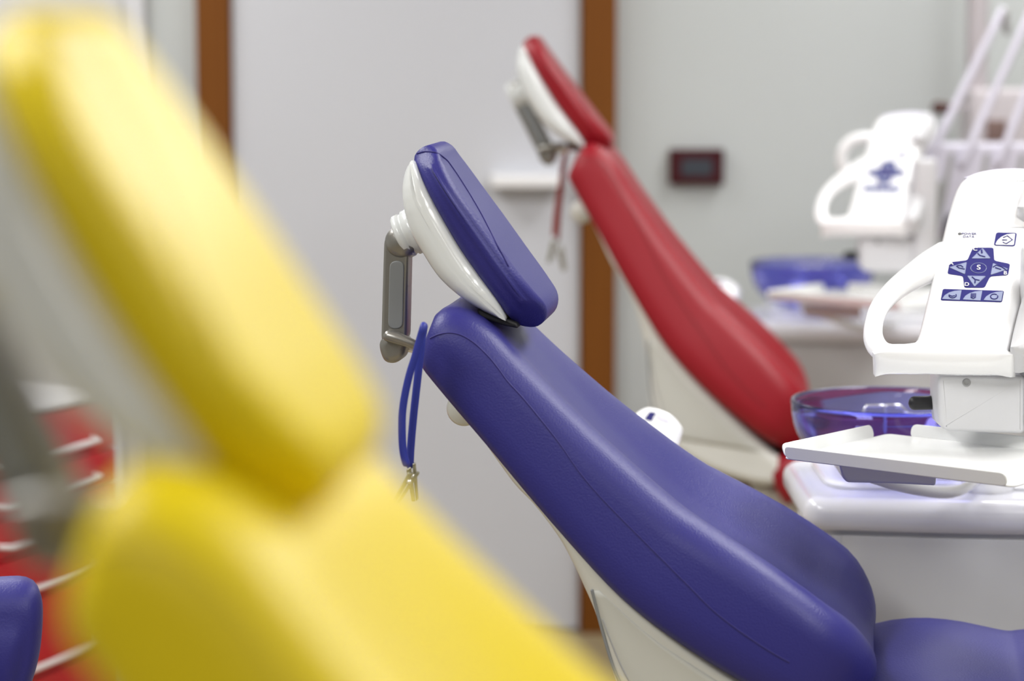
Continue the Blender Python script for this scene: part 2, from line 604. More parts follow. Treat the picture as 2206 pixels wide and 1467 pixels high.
def make_chair(label, vinyl, seam, origin, pose):
    """pose: None for the blue chair, else per-group ((anchor u,z), (target u,z), angle)."""
    root, rm = thing('dental_chair', label, 'dental chair', (origin[0], origin[1], 0), -(origin[2] if len(origin) > 2 else YAW), 'dental chairs in a row')

    def part(name, bm, m, parent, grp=None, smooth=True):
        X = pose[grp] if pose and grp else Matrix.Identity(4)
        bm.transform(CHM.inverted())                  # into chair coordinates
        bm.transform(X)
        return obj(name, bm, m, parent, None, smooth)

    # backrest
    bm = loft_cushion(spine, BACK_T, BACK_D, .06, .08, .11, base=.035, rc_top=.014, slant=.75)
    seam_pts = on_mesh(bm, SEAM_BACK)
    b = part('backrest', bm, vinyl, root, 'back')
    part('seam', tube(catmull(seam_pts, 120), .0011, 6), seam, b, 'back')
    outer = catmull(trace(BACK_SHELL, -.2), 150, True)
    hw = lambda p: .915 * interp(p.x, [q[0] for q in spine], [q[2] for q in spine]) / .24
    sb = pillow(CH, outer, -.24, .24, .018, hw=hw)
    # recessed looking side panel that follows the shell's flank
    lf = catmull([Vector(p + (0,)) for p in [(1276, 1272), (1296, 1350), (1318, 1425), (1335, 1467), (1362, 1530), (1400, 1580)]], 22)
    rg = catmull([Vector(p + (0,)) for p in [(1292, 1272), (1345, 1322), (1430, 1392), (1560, 1476), (1650, 1530), (1720, 1575)]], 22)
    tree = BVHTree.FromBMesh(sb)
    grid = []
    for a, b2 in zip(lf, rg):
        row = []
        for k in range(9):
            q = a.lerp(b2, k / 8)
            hit = tree.ray_cast(CAM, ray(q.x, q.y))
            if hit[0] is None:
                row = None
                break
            row.append(hit[0] + W3 * -.0008)
        if row:
            grid.append(row)
    edge = [r[0] for r in grid]
    inner = [r[0].lerp(r[1], .8) for r in grid[4:]]
    top = [r[-1] for r in grid]
    pb = bmesh.new()
    rings_p = [row + [p + W3 * .003 for p in reversed(row)] for row in grid]
    rings_to_bm(rings_p, bm=pb)
    sh = part('back_shell', sb, M['back'], root, 'back')
    pn = part('side_panel', fin(pb), M['flank'], sh, 'back')
    part('groove', tube(catmull(edge, 50), .0024, 8), M['inlay'], sh, 'back')
    part('groove', tube(catmull(inner, 40), .0013, 8), M['grey'], sh, 'back')
    part('release_knob', lathe(CH(*trace([(1004, 876)], 0)[0], 0), W3, [(0, -.03), (.018, -.028), (.023, -.02), (.023, .02), (.018, .028), (0, .03)], 28), M['back'], root, 'back')
    # hinge bracket below the shell
    hp = trace([(1440, 1610), (1540, 1650), (1660, 1670), (1780, 1660), (1810, 1710), (1790, 1820), (1720, 1830), (1670, 1775), (1560, 1735), (1440, 1672)], -.12)
    part('hinge_cover', pillow(CH, catmull(hp, 60, True), -.13, .13, .015), M['brown'], root, 'back')

    # headrest
    ol = catmull(trace(HEAD_PAD, -.105), 110, True)
    e0, e1 = Vector(CH.px(930, 315, -.112)), Vector(CH.px(1150, 700, -.112))
    endw = lambda p, k: 1 - k * abs(max(-1, min(1, 2 * (p - e0).dot(e1 - e0) / (e1 - e0).length_squared - 1))) ** 4
    hb = pillow(CH, ol, -.108, .108, .017, 6, hw=lambda p: endw(p, .38), bulge=.003, axis=trace([(928, 368), (1122, 645)], -.105))
    seam_pts = on_mesh(hb, SEAM_HEAD)
    hd = part('headrest_pad', hb, vinyl, root, 'head')
    part('seam', tube(catmull(seam_pts, 80), .0011, 6), seam, hd, 'head')
    shl = catmull(trace(HEAD_SHELL, -.104), 110, True)
    part('headrest_shell', pillow(CH, shl, -.106, .106, .02, 6, hw=lambda p: endw(p, .25)), M['shell'], root, 'head')
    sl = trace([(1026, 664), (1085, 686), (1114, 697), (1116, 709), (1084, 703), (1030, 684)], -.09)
    part('underside_shadow_strip', pillow(CH, rounded(sl, .004), -.085, .085, .003, 3), M['black'], root, 'head')  # black underside of the shell plus its contact shadow, put in as black colour
    # collar and ball joint, arm, lever
    c0, c1 = trace([(893, 497), (852, 517)], 0)
    ax = (CH(*c1, 0) - CH(*c0, 0))
    ln = ax.length
    part('collar', lathe(CH(*c0, 0), ax, [(0, -.01), (.031, -.01), (.031, .006), (.0285, .008), (.0285, .011), (.030, .012), (.030, .019), (.027, .022), (0, .022)], 36), M['shell'], root, 'head')
    a0, a1 = trace([(868, 520), (851, 748)], 0)
    arm = part('headrest_arm', pillow(CH, rounded(trace([(833, 505), (886, 500), (884, 560), (880, 735), (826, 738), (831, 560)], 0), .012), -.02, .02, .004), M['metal'], root, 'arm')
    part('inlay', pillow(CH, rounded(trace([(840, 562), (871, 562), (868, 708), (836, 708)], -.02), .014), -.0225, -.015, .0015), M['inlay'], arm, 'arm')
    part('upper_joint', lathe(CH(*a0, 0), W3, [(0, -.026), (.012, -.025), (.019, -.021), (.022, -.013), (.022, .013), (.019, .021), (0, .026)], 32), M['metal'], arm, 'arm')
    part('neck', tube([CH(*p, 0) for p in trace([(866, 522), (885, 508)], 0)], .019, 20), M['metal'], arm, 'arm')
    jp = catmull(trace([(822, 742), (829, 724), (842, 716), (862, 720), (880, 728), (880, 745), (872, 768), (852, 779), (832, 772)], 0), 50, True)
    part('lower_joint', pillow(CH, jp, -.024, .024, .01), M['metal'], arm, 'arm')
    lv = trace([(838, 722), (858, 727), (880, 735), (905, 745)], -.022)
    part('lever', tube([CH(*p, -.03) for p in lv], [.0075, .0085, .007, .006], 12), M['metal'], arm, 'arm')
    lk = trace([(862, 742), (905, 752), (960, 775)], 0)
    part('link_bar', tube([CH(*p, .01) for p in lk], .009, 12), M['metal_l'], arm, 'arm')

    # seat, leg rest, frame, pedestal: follow the backrest hinge
    st = trace(SEAT_TOP, .2)
    sp2 = []
    for i, p in enumerate(st):
        sp2.append((p.x, p.y - .10, .262))
    sp2 = sp2[0:1] + [(st[1].x - .004, st[1].y - .10, .262)] + sp2[2:]
    bm = loft_cushion(catmull(sp2, 40), lambda s: .1, lambda s: .0, .05, .06, .05, base=.05)
    part('seat', bm, vinyl, root, 'seat')
    e = st[-1]
    lg = [(e.x + .01, e.y - .1, .25), (e.x + .15, e.y - .12, .24), (e.x + .3, e.y - .17, .22), (e.x + .44, e.y - .24, .19)]
    part('leg_rest', loft_cushion(catmull(lg, 20), lambda s: .085, lambda s: .0, .04, .05, .06, base=.05), vinyl, root, 'seat')
    zf = st[4].y - .10
    fp = [(.42, zf - .005), (.9, zf - .012), (1.25, zf + .0), (1.3, zf - .05), (1.1, zf - .11), (.6, zf - .13), (.44, zf - .1)]
    part('seat_frame', pillow(CH, catmull(fp, 70, True), -.2, .2, .03), M['back'], root, 'seat')
    dz = pose['seat'] @ Vector((.8, 0, zf - .06)) - Vector((.8, 0, zf - .06)) if pose else Vector((0, 0, 0))
    u0 = .8 + dz.x
    ped = [(u0 - .13, .06), (u0 + .13, .06), (u0 + .11, .3), (u0 + .1, zf + dz.z - .06), (u0 - .1, zf + dz.z - .06), (u0 - .11, .3)]
    part('pedestal', pillow(CH, rounded(ped, .03), -.12, .12, .03), M['back'], root)
    part('base_plate', pillow(Frame(CH.o, U3, W3, (0, 0, 1)), rounded([(u0 - .5, -.2), (u0 + .42, -.24), (u0 + .42, .24), (u0 - .5, .2)], .12), 0, .075, .02), M['plastic_g'], root)
    return root


make_chair('violet blue dental chair with grey metal headrest arm, second chair of the row', M['blue'], M['blue_d'], (0, 3.5), None)


def pose_for(origin, back, head, arm, seat_tilt=0):
    """Each entry: (blue picture point, depth w), (this chair's picture point), turn in degrees."""
    F = ChairFrame(*origin)
    P = {}
    for g, (bp, w, tp, ang) in dict(back=back, head=head, arm=arm).items():
        P[g] = rot_about(CH.px(bp[0], bp[1], w), F.px(tp[0], tp[1], w), R(ang))
    h = P['back'] @ Vector((HINGE.x, 0, HINGE.y))
    P['seat'] = rot_about(HINGE, (h.x, h.z), R(seat_tilt))
    return P


make_chair('red dental chair nearest the wall, its backrest raised steepest', M['red'], M['red_d'], (0, 5.4, R(4.5)),
           pose_for((0, 5.4, R(4.5)), ((901, 770), -.15, (1224, 368), 12.5), ((1090, 690), -.112, (1264, 318), -1), ((851, 748), 0, (1181, 335), -29), 14))
make_chair('yellow dental chair in front of the others, large and blurred', M['yellow'], M['yellow_d'], (0, 1.3),
           pose_for((0, 1.3), ((901, 770), -.15, (110, 1303), 3), ((1090, 690), -.112, (455, 1075), 2), ((851, 748), 0, (125, 1140), -27)))


# ------------------------------------------------------------------ bib holders hanging beside two of the headrests
def bib_holder(label, root_at, A, B, clips, m, rad, depth, pxm):
    t, rt = thing('bib_holder', label, 'bib holder', root_at, 0, 'bib holders on the headrest arms')
    up = lambda L, d: [at(x, y, d) for x, y in L]
    loop = up(A, depth) + list(reversed(up(B, depth + .02)))
    loop = up(A[::-1], depth) + up(B, depth + .022)
    obj('strap', tube(catmull(loop, 90), rad, 10, flat=.8), m, t, rt)
    for (x, y, ang, d) in clips:
        c = at(x, y, depth + d)
        k = pxm
        ca, sa = math.cos(ang), math.sin(ang)
        F = Frame(c, (ca, 0, sa), (-sa, 0, ca), (0, 1, 0))
        q = obj('clip', pillow(F, rounded([(-.004 * k, -.030 * k), (.0005 * k, -.031 * k), (.005 * k, .006 * k), (.0055 * k, .014 * k), (-.001 * k, .012 * k)], .001), -.004, .004, .0008, 2), M['clip'], t, rt)
        obj('jaw', pillow(F, rounded([(.0015 * k, -.031 * k), (.005 * k, -.029 * k), (.011 * k, .004 * k), (.013 * k, .018 * k), (.009 * k, .018 * k), (.006 * k, .004 * k)], .001), -.0035, .0035, .0008, 2), M['clip'], q, rt)
        obj('rivet', lathe(F(.005 * k, .002 * k, -.006), (0, 1, 0), [(0, 0), (.003 * k, 0), (.003 * k, .012), (0, .012)], 14), M['metal_l'], q, rt)
    return t


bib_holder('blue rubber bib strap with nickel clips, hanging behind the violet blue backrest', at(880, 1000, 3.28),
           [(913, 703), (907, 722), (901, 744), (893, 772), (884, 800), (877, 828), (871, 858), (867, 888), (866, 918), (867, 955), (870, 980), (875, 998)],
           [(913, 706), (908, 740), (903, 785), (898, 830), (893, 875), (889, 915), (886, 950), (884, 980), (883, 1003)],
           [(873, 1036, R(-24), -.006), (882, 1030, R(14), .012)], M['strap_b'], .0052, 3.28, .95)
bib_holder('red rubber bib strap with metal clips, hanging behind the red backrest', at(1195, 510, 5.5),
           [(1217, 330), (1211, 360), (1207, 395), (1201, 430), (1196, 470), (1193, 505)],
           [(1219, 330), (1214, 370), (1210, 410), (1206, 450), (1203, 490), (1202, 515)],
           [(1187, 532, R(-8), 0), (1205, 552, R(18), .01)], M['strap_r'], .0045, 5.5, 1.05)


# ------------------------------------------------------------------ instrument consoles
def text_bm(body, F, a, b, size, h=.0006):
    cu = bpy.data.curves.new('lettering', 'FONT')
    cu.body, cu.size, cu.align_x, cu.align_y, cu.extrude = body, size, 'CENTER', 'CENTER', .0002
    tmp = bpy.data.objects.new('lettering', cu)
    COL.objects.link(tmp)
    dg = bpy.context.evaluated_depsgraph_get()
    me = bpy.data.meshes.new_from_object(tmp.evaluated_get(dg))
    bm = bmesh.new()
    bm.from_mesh(me)
    bpy.data.objects.remove(tmp)
    bpy.data.meshes.remove(me)
    bpy.data.curves.remove(cu)
    for v in bm.verts:
        v.co = F(a + v.co.x, b + v.co.y, h + v.co.z)
    return bm


PHI, TAU = R(11), R(50)
hdir = Vector((math.sin(PHI), math.cos(PHI), 0))
DA = Vector((math.cos(PHI), -math.sin(PHI), 0))
DB = hdir * math.sin(TAU) + Vector((0, 0, 1)) * math.cos(TAU)
DN = -hdir * math.cos(TAU) + Vector((0, 0, 1)) * math.sin(TAU)
c2 = lambda L: [(1980 + x / 6.987, 470 + y / 6.987) for x, y in L]


def make_console(label):
    D = Frame(at(2107, 577, 3.6), DA, DB, DN)
    t, rt = thing('instrument_console', label, 'dental console', at(2080, 925, 3.62), 0, 'instrument consoles beside the chairs')
    body = [(1905, 766), (1886, 750), (1900, 733), (1935, 731), (1960, 728), (1976, 714), (2000, 618), (2023, 529), (2041, 454), (2057, 402), (2069, 381), (2084, 371), (2120, 368), (2200, 369), (2262, 374), (2276, 390), (2268, 420), (2222, 512), (2208, 600), (2190, 690), (2176, 742), (2166, 770)]
    bo = catmull(D.pts(body), 160, True)
    b = obj('console_body', pillow(D, bo, -.044, 0, .019, 7), M['plastic'], t, rt)
    # loop handle at the left
    hl = [(2045, 556), (2010, 572), (1975, 592), (1940, 615), (1912, 640), (1892, 668), (1882, 700), (1882, 730), (1896, 754), (1925, 764), (1970, 766)]
    rp = [48, 42, 35, 29, 25, 22, 20, 21, 24, 27, 28]
    P = catmull([D(*D.px(x, y, -.018), -.018) for x, y in hl], 50)
    rad = [interp(i, [k * 49 / 10 for k in range(11)], rp) / 1620 for i in range(50)]
    obj('handle', tube(P, rad, 18, flat=.62, ref=DB), M['plastic'], t, rt)
    # thin cap on top and the joint below it
    cap = [(2088, 372), (2115, 362), (2160, 356), (2206, 356), (2250, 362), (2268, 376)]
    lo = D.pts(cap) + D.pts([(2262, 384), (2092, 380)])
    obj('clear_lid', pillow(D, catmull(lo, 60, True), -.04, -.004, .005), M['lav'], t, rt)
    g = D.pts([(2118, 487.5), (2217, 489.5), (2217, 491.5), (2118, 489)])
    obj('panel_joint', pillow(D, g, -.001, .0004, .0001, 1), M['plastic_g'], b, rt)
    # side cover at the right, two rounded pieces
    sc = [(2206, 410), (2220, 395), (2262, 392), (2240, 470), (2215, 480), (2197, 472), (2192, 462)]
    obj('side_cover', pillow(D, catmull(D.pts(sc), 40, True), -.03, .02, .012), M['plastic_g'], t, rt)
    sc = [(2204, 640), (2225, 630), (2250, 660), (2235, 750), (2205, 768), (2183, 764), (2177, 745)]
    obj('side_cover', pillow(D, catmull(D.pts(sc), 40, True), -.038, .012, .012), M['plastic_g'], t, rt)

    # printed keypad
    kp = obj('keypad', pillow(D, rounded(D.pts(c2([(810, 445), (1120, 445), (1132, 640), (1370, 690), (1340, 860), (1070, 880), (985, 1050), (680, 1050), (660, 875), (425, 840), (460, 665), (725, 635)])), .0035), -.001, .0006, .0002, 1), M['ink'], t, rt, False)
    tri = [[(955, 455), (1078, 612), (788, 614)], [(722, 872), (1008, 878), (835, 1038)], [(718, 666), (690, 852), (450, 745)], [(1112, 682), (1345, 772), (1076, 862)]]
    for q in tri:
        obj('key', pillow(D, rounded(D.pts(c2(q)), .002), .0004, .0011, .0002, 1), M['key'], kp, rt, False)
    strokes = [[[(945, 485), (950, 530)], [(885, 540), (915, 572), (990, 590)], [(938, 490), (942, 535)]],
               [[(800, 895), (840, 930), (905, 945)], [(845, 935), (840, 985)]],
               [[(565, 730), (600, 760), (680, 775)], [(580, 725), (630, 720), (660, 745)]],
               [[(1115, 745), (1160, 715), (1240, 740), (1300, 780)], [(1150, 755), (1230, 780)]]]
    for grp in strokes:
        bm = bmesh.new()
        for L in grp:
            tube([D(*p, .0012) for p in D.pts(c2(L))], .0009, 6, bm)
        obj('icon', bm, M['ink'], kp, rt)
    ov = [(895 + 118 * math.cos(k / 24 * 2 * math.pi), 755 + 76 * math.sin(k / 24 * 2 * math.pi)) for k in range(25)]
    obj('key_ring', tube([D(*p, .0007) for p in D.pts(c2(ov))], .0004, 6, round_ends=False), M['key'], kp, rt)
    for ch, x, y, s in (('S', 897, 752, .0125), ('C', 845, 475, .009), ('A', 485, 690, .009), ('B', 1297, 835, .009), ('D', 718, 1005, .009)):
        a, b2 = D.px(*c2([(x, y)])[0])
        obj('lettering', text_bm(ch, D, a, b2, s, .0012), M['plastic'], kp, rt, False)
    # strip of three keys
    st = obj('key_strip', pillow(D, rounded(D.pts(c2([(358, 1066), (1280, 1095), (1247, 1268), (322, 1240)])), .003), -.001, .0006, .0002, 1), M['ink'], t, rt, False)
    for k, dx in enumerate((0, 312, 625)):
        q = [(345 + dx, 1222 + dx * .028), (385 + dx, 1165 + dx * .028), (450 + dx, 1125 + dx * .028), (530 + dx, 1100 + dx * .028), (640 + dx, 1090 + dx * .028), (612 + dx, 1238 + dx * .028)]
        obj('key', pillow(D, rounded(D.pts(c2(q)), .0008, 3), .0004, .0011, .0002, 1), M['key'], st, rt, False)
        cx, cy = 505 + dx, 1170 + dx * .03
        bm = bmesh.new()
        if k == 1:
            for j in (-30, -10, 12, 34):
                tube([D(*p, .0012) for p in D.pts(c2([(cx + j, cy - 36), (cx + j - 4, cy + 20)]))], .0007, 6, bm)
            tube([D(*p, .0012) for p in D.pts(c2([(cx - 38, cy + 22), (cx, cy + 42), (cx + 34, cy + 20)]))], .0007, 6, bm)
        else:
            ar = [(cx + 55 * math.cos(a0), cy + 38 * math.sin(a0)) for a0 in [R(-20 + (200 if k == 0 else 330) * j / 14) for j in range(15)]]
            tube([D(*p, .0012) for p in D.pts(c2(ar))], .0008, 6, bm)
            if k == 0:
                tube([D(*p, .0012) for p in D.pts(c2([(cx - 55, cy - 5), (cx - 10, cy + 14), (cx + 30, cy + 6)]))], .0008, 6, bm)
        obj('icon', bm, M['ink'], st, rt)
    # single key at the top right
    tk = obj('corner_key', pillow(D, rounded(D.pts(c2([(1160, 216), (1474, 222), (1442, 428), (1122, 415)])), .004), -.001, .0006, .0002, 1), M['ink'], t, rt, False)
    q = [(1145, 405), (1175, 345), (1235, 290), (1320, 250), (1448, 236), (1425, 412)]
    obj('key_face', pillow(D, rounded(D.pts(c2(q)), .002), .0004, .0011, .0002, 1), M['plastic'], tk, rt, False)
    bm = bmesh.new()
    for L in ([(1270, 300), (1330, 275), (1405, 335), (1310, 395), (1262, 372)], [(1255, 338), (1320, 338)]):
        tube([D(*p, .0012) for p in D.pts(c2(L))], .0010, 6, bm)
    obj('icon', bm, M['ink'], tk, rt)
    # power lamp and tiny lettering
    a, b2 = D.px(*c2([(612, 236)])[0])
    obj('power_lamp', pillow(D, [(a + .0025 * math.cos(k * .5236), b2 + .0025 * math.sin(k * .5236)) for k in range(12)], -.001, .0008, .0003, 1), M['gap'], t, rt, False)
    for s, x, y in (('POWER', 752, 240), ('DATA', 745, 284)):
        a, b2 = D.px(*c2([(x, y)])[0])
        obj('lettering', text_bm(s, D, a, b2, .0058), M['ink'], t, rt, False)

    # neck block under the deck with its screw, and the black hose socket
    NY = 3.56
    fr = Frame((0, NY, 0), (1, 0, 0), (0, 0, 1), (0, 1, 0))
    nb = [(2011, 800), (2011, 870), (2016, 910), (2030, 920), (2120, 923), (2196, 925), (2197, 800)]
    n = obj('neck_block', pillow(fr, rounded(fr.pts(nb), .008), -.04, .035, .006), M['plastic_g'], t, rt)
    p = fr.px(2082, 824, -.04)
    obj('screw', lathe(fr(*p, -.04), (0, -1, 0), [(0, -.002), (.0055, -.002), (.0055, .001), (.0035, .0015), (.003, .0005), (0, .0005)], 18), M['grey'], n, rt)
    p0, p1 = fr.px(1974, 873), fr.px(2014, 872)
    obj('hose_socket', tube([fr(*p0, .02), fr(*p1, .02)], [.0095, .0095], 18), M['black'], t, rt)
    # post that carries the neck and the tray
    p0 = fr.px(2194, 850)
    obj('carrier_post', box(p0[0], p0[0] + .05, NY - .05, NY + .02, 1.06, 1.30, .008, rc=.015), M['plastic_g'], t, rt)
    # instrument holder to the right: a lavender block, hanging handpieces and their whip arms
    hb = Frame(at(2280, 500, 3.75), (1, 0, 0), (0, 0, 1), (0, 1, 0))
    fx = lambda x, y: (2107 + (x - 1905) * 1.63, 577 + (y - 370) * 1.63)       # the far console's picture point, seen at this one
    ho = hb.pts([fx(1978, 306), fx(2250, 306), fx(2250, 500), fx(1938, 506), fx(1965, 400)])
    h = obj('instrument_holder', pillow(hb, rounded(ho, .01), 0, .12, .008), M['lav'], t, rt)
    for k in range(4):
        xx = 2034 + k * 75
        q = hb.pts([fx(xx, 325), fx(xx + 13, 325), fx(xx - 25, 500), fx(xx - 38, 500)], -.0)
        obj('slot', pillow(hb, rounded(q, .003), -.001, .004, .0008, 1), M['grey'], h, rt, False)
        bs = hb.px(*fx(1985 + k * 75 + (0 if k else 0), 345))
        tp = hb.px(*fx(2158 + k * 62, 22))
        a0, a1 = hb(*bs, -.012), hb(*tp, .05)
        w = obj('whip_arm', tube([a0.lerp(a1, j / 6) for j in range(7)], .0095, 12), M['lav'], t, rt)
        obj('hose_guide', tube([a1 + Vector((.004, 0, -.004)), a1 + Vector((.012, 0, -.05))], [.012, .008], 12), M['grey'], w, rt)
    for k, (x0, y0, x1, y1, m) in enumerate(((1992, 375, 1940, 556, 'beige'), (2012, 385, 1975, 500, 'grey'), (2032, 455, 2022, 505, 'black'))):
        a0, a1 = hb(*hb.px(*fx(x0, y0)), -.03), hb(*hb.px(*fx(x1, y1)), -.03)
        obj('handpiece', tube([a0, a0.lerp(a1, .25), a0.lerp(a1, .55), a1], [.007, .011, .009, .005], 14), M[m], t, rt)
    return t, rt


con, con_m = make_console('white instrument console with violet keypad, sharp at the right edge')
c = copy_tree(con)
c.location = con.location + Vector((.19, 2.27, 0))
c['label'] = 'blurred white instrument console with violet keypad, nearer the pale wall'
ring = [at(x, y, 6.02) for x, y in ((1885, 300), (1860, 297), (1835, 304), (1818, 322), (1814, 345), (1822, 368), (1840, 384))]
rl = obj('hose_loop', tube(catmull(ring, 40), .0135, 14), M['plastic'])
rl.data.transform(Matrix.Translation(-c.location))
rl.parent = c


# ------------------------------------------------------------------ instrument trays
def make_tray(label):
    zt = 1.03
    pl = lambda x, y, z=zt: on_plane(x, y, Vector((0, 0, z)), Vector((0, 0, 1)))
    L, F_, B = pl(1686, 984), pl(2184, 1046), pl(1930, 944)
    ea = (F_ - L).normalized()
    eb = Vector((-ea.y, ea.x, 0))
    la, lb = (F_ - L).length, (B - L).dot(eb) * 1.13
    t, rt = thing('instrument_tray', label, 'tray', L, math.atan2(ea.y, ea.x), 'instrument trays under the consoles')
    T = Frame(L, ea, eb, (0, 0, 1))
    s = obj('tray_floor', pillow(T, rounded([(0, 0), (la, 0), (la, lb), (0, lb)], .012), -.003, 0, .0012, 2), M['tray'], t, rt)
    hgt = .019

    def flange(p, q, out, c0, c1):
        """Upturned edge from p to q leaning outwards; c0, c1 ends cut back."""
        p, q, out = Vector(p), Vector(q), Vector(out)
        d = (q - p).normalized()
        p, q = p + d * c0, q - d * c1
        up = (Vector((0, 0, 1)) + T.a * out.x * .35 + T.b * out.y * .35).normalized()
        o3 = T(p.x, p.y, -.002)
        A = T.a * d.x + T.b * d.y
        fr = Frame(o3, A, up, A.cross(up))
        ll = (q - p).length
        return obj('raised_edge', pillow(fr, rounded([(0, 0), (ll, 0), (ll, hgt), (0, hgt)], .011), -.0012, .0012, .0008, 2), M['tray'], t, rt)
    flange((0, 0), (0, lb), (-1, 0), .006, .035)
    flange((0, lb), (la, lb), (0, 1), .035, .02)
    flange((0, 0), (la, 0), (0, -1), .006, .008)
    flange((la, 0), (la, lb), (1, 0), .1, .02)
    return t


tr = make_tray('sharp white metal tray with raised edges below the near console, in front of its bowl')
c = copy_tree(tr)
c.location = tr.location + Vector((.195, 2.27, -.027))
c['label'] = 'blurred white metal tray below the far console, beside the far violet bowl'


# ------------------------------------------------------------------ dental units: cabinet, lid, bowl, tray carrier
def make_unit(label):
    t, rt = thing('dental_unit', label, 'dental unit', (.75, 4.05, 0), 0, 'dental units beside the chairs')
    x0, x1 = .428, 1.12
    yf, yb = 3.86, 4.22
    zt = .905
    Z = Frame((0, 0, 0), (1, 0, 0), (0, 1, 0), (0, 0, 1))

    def plan(ins, bow):
        P = []
        for k in range(13):
            f = k / 12
            P.append((x0 + ins + (x1 - x0 - 2 * ins) * f, yf + ins - bow * math.sin(math.pi * f) - .035 * f))
        P += [(x1 - ins, yb - ins), (x0 + ins, yb - ins)]
        return rounded(P, .045, 5)
    cb = obj('cabinet', pillow(Z, plan(.022, .03), .10, zt - .048, .006, 3), M['cab'], t, rt)
    obj('plinth', pillow(Z, plan(.05, .03), 0, .11, .004, 2), M['gap'], t, rt)
    # door on the bowed front, standing 4 mm proud with a shadow gap
    D0 = []
    xs0, xs1 = at(1806, 1160, 3.86).x, x1 - .06
    for k in range(15):
        f0 = (xs0 + (xs1 - xs0) * k / 14 - x0) / (x1 - x0)
        D0.append((x0 + (x1 - x0) * f0, yf + .022 - .03 * math.sin(math.pi * f0) - .035 * f0 - .006))
    obj('door', pillow(Z, D0 + [(p[0], p[1] + .02) for p in reversed(D0)], .14, zt - .056, .002, 2), M['cab'], t, rt)
    s0 = [(x0 + .055 + (xs0 - .006 - x0 - .055) * k / 6, 0) for k in range(7)]
    s0 = [(x, yf + .022 - .03 * math.sin(math.pi * (x - x0) / (x1 - x0)) - .035 * (x - x0) / (x1 - x0) - .006) for x, _ in s0]
    obj('side_door', pillow(Z, s0 + [(p[0], p[1] + .02) for p in reversed(s0)], .14, zt - .056, .002, 2), M['cab'], t, rt)
    lid = obj('top_cover', pillow(Z, plan(0, .03), zt - .05, zt, .022, 6), M['lid'], t, rt)
    # raised inner plateau of the cover
    obj('cover_ridge', pillow(Z, rounded([(x0 + .04, yf + .07), (x1 - .04, yf + .05), (x1 - .04, yb - .03), (x0 + .04, yb - .03)], .06), zt - .002, zt + .012, .012, 4), M['plastic'], lid, rt)
    # bowl of violet glass
    bc = at(1915, 864, 4.0)
    Rb, hb = .147, bc.z - (zt + .02)
    prof = []
    for k in range(13):                               # inner from the centre up
        f = k / 12
        prof.append(((Rb - .006) * (.0001 + .9999 * math.sin(f * math.pi / 2) ** .8), -hb + .006 + (hb - .006) * f ** 2.2))
    prof += [(Rb - .004, .0025), (Rb - .001, .003), (Rb + .001, .001), (Rb, -.004)]
    for k in range(11, -1, -1):
        f = k / 12
        prof.append((Rb * (.0001 + .9999 * math.sin(f * math.pi / 2) ** .8), -hb + hb * f ** 2.2))
    bl = obj('spittoon_bowl', lathe(bc, (0, 0, 1), prof, 64), M['glass'], t, rt)
    obj('bowl_seat', lathe((bc.x, bc.y, zt + .008), (0, 0, 1), [(0, 0), (.07, 0), (.068, .008), (.05, .011), (0, .011)], 40), M['plastic'], t, rt)
    # small water spouts over the bowl
    for pts in ([(1856, 893), (1861, 885), (1866, 874), (1903, 874)], [(1906, 930), (1906, 878), (1910, 873), (1938, 873), (1952, 886)]):
        obj('water_spout', tube([at(x, y, 4.02) for x, y in pts], .0022, 10), M['metal_l'], t, rt)
    # tray carrier: pivot disc, arm and grey block under the tray
    pc = at(2147, 1062, 3.86)
    obj('pivot_disc', lathe((pc.x, 3.93, zt + .0), (0, 0, 1), [(0, 0), (.038, 0), (.038, .018), (.034, .022), (0, .022)], 40), M['plastic'], t, rt)
    q = [at(x, y, 3.62) for x, y in ((1810, 1003), (2016, 1020), (2012, 1046), (1900, 1041), (1826, 1040), (1816, 1025))]
    fr = Frame((0, 3.56, 0), (1, 0, 0), (0, 0, 1), (0, 1, 0))
    blk = [(1808, 1000), (2020, 1010), (2016, 1047), (1920, 1042), (1825, 1040), (1814, 1028)]
    obj('tray_holder', pillow(fr, rounded(fr.pts(blk, -.03), .004), -.03, .07, .004), M['lid'], t, rt)
    arm = catmull([at(1850, 1018, 3.6), at(1960, 1050, 3.68), at(2060, 1058, 3.78), Vector((pc.x, 3.93, zt + .03))], 20)
    obj('tray_arm', tube(arm, .009, 14, flat=.7, ref=(0, 0, 1)), M['plastic'], t, rt)
    # tower behind, with the lamp pole
    tx0, tx1 = at(2090, 200, 3.98).x, at(2300, 200, 3.98).x
    return t, rt


un, un_m = make_unit('white dental unit cabinet with violet glass bowl behind the violet blue chair')
c = copy_tree(un)
c.location = un.location + Vector((.14, 2.3, .0))
for ch in c.children:                                  # the far tray hangs a little lower on its arm
    if ch.name.split('.')[0] in ('tray_holder', 'tray_arm', 'pivot_disc'):
        ch.location = (.055, -.03, -.028)
c['label'] = 'blurred white dental unit cabinet with violet bowl behind the red chair'


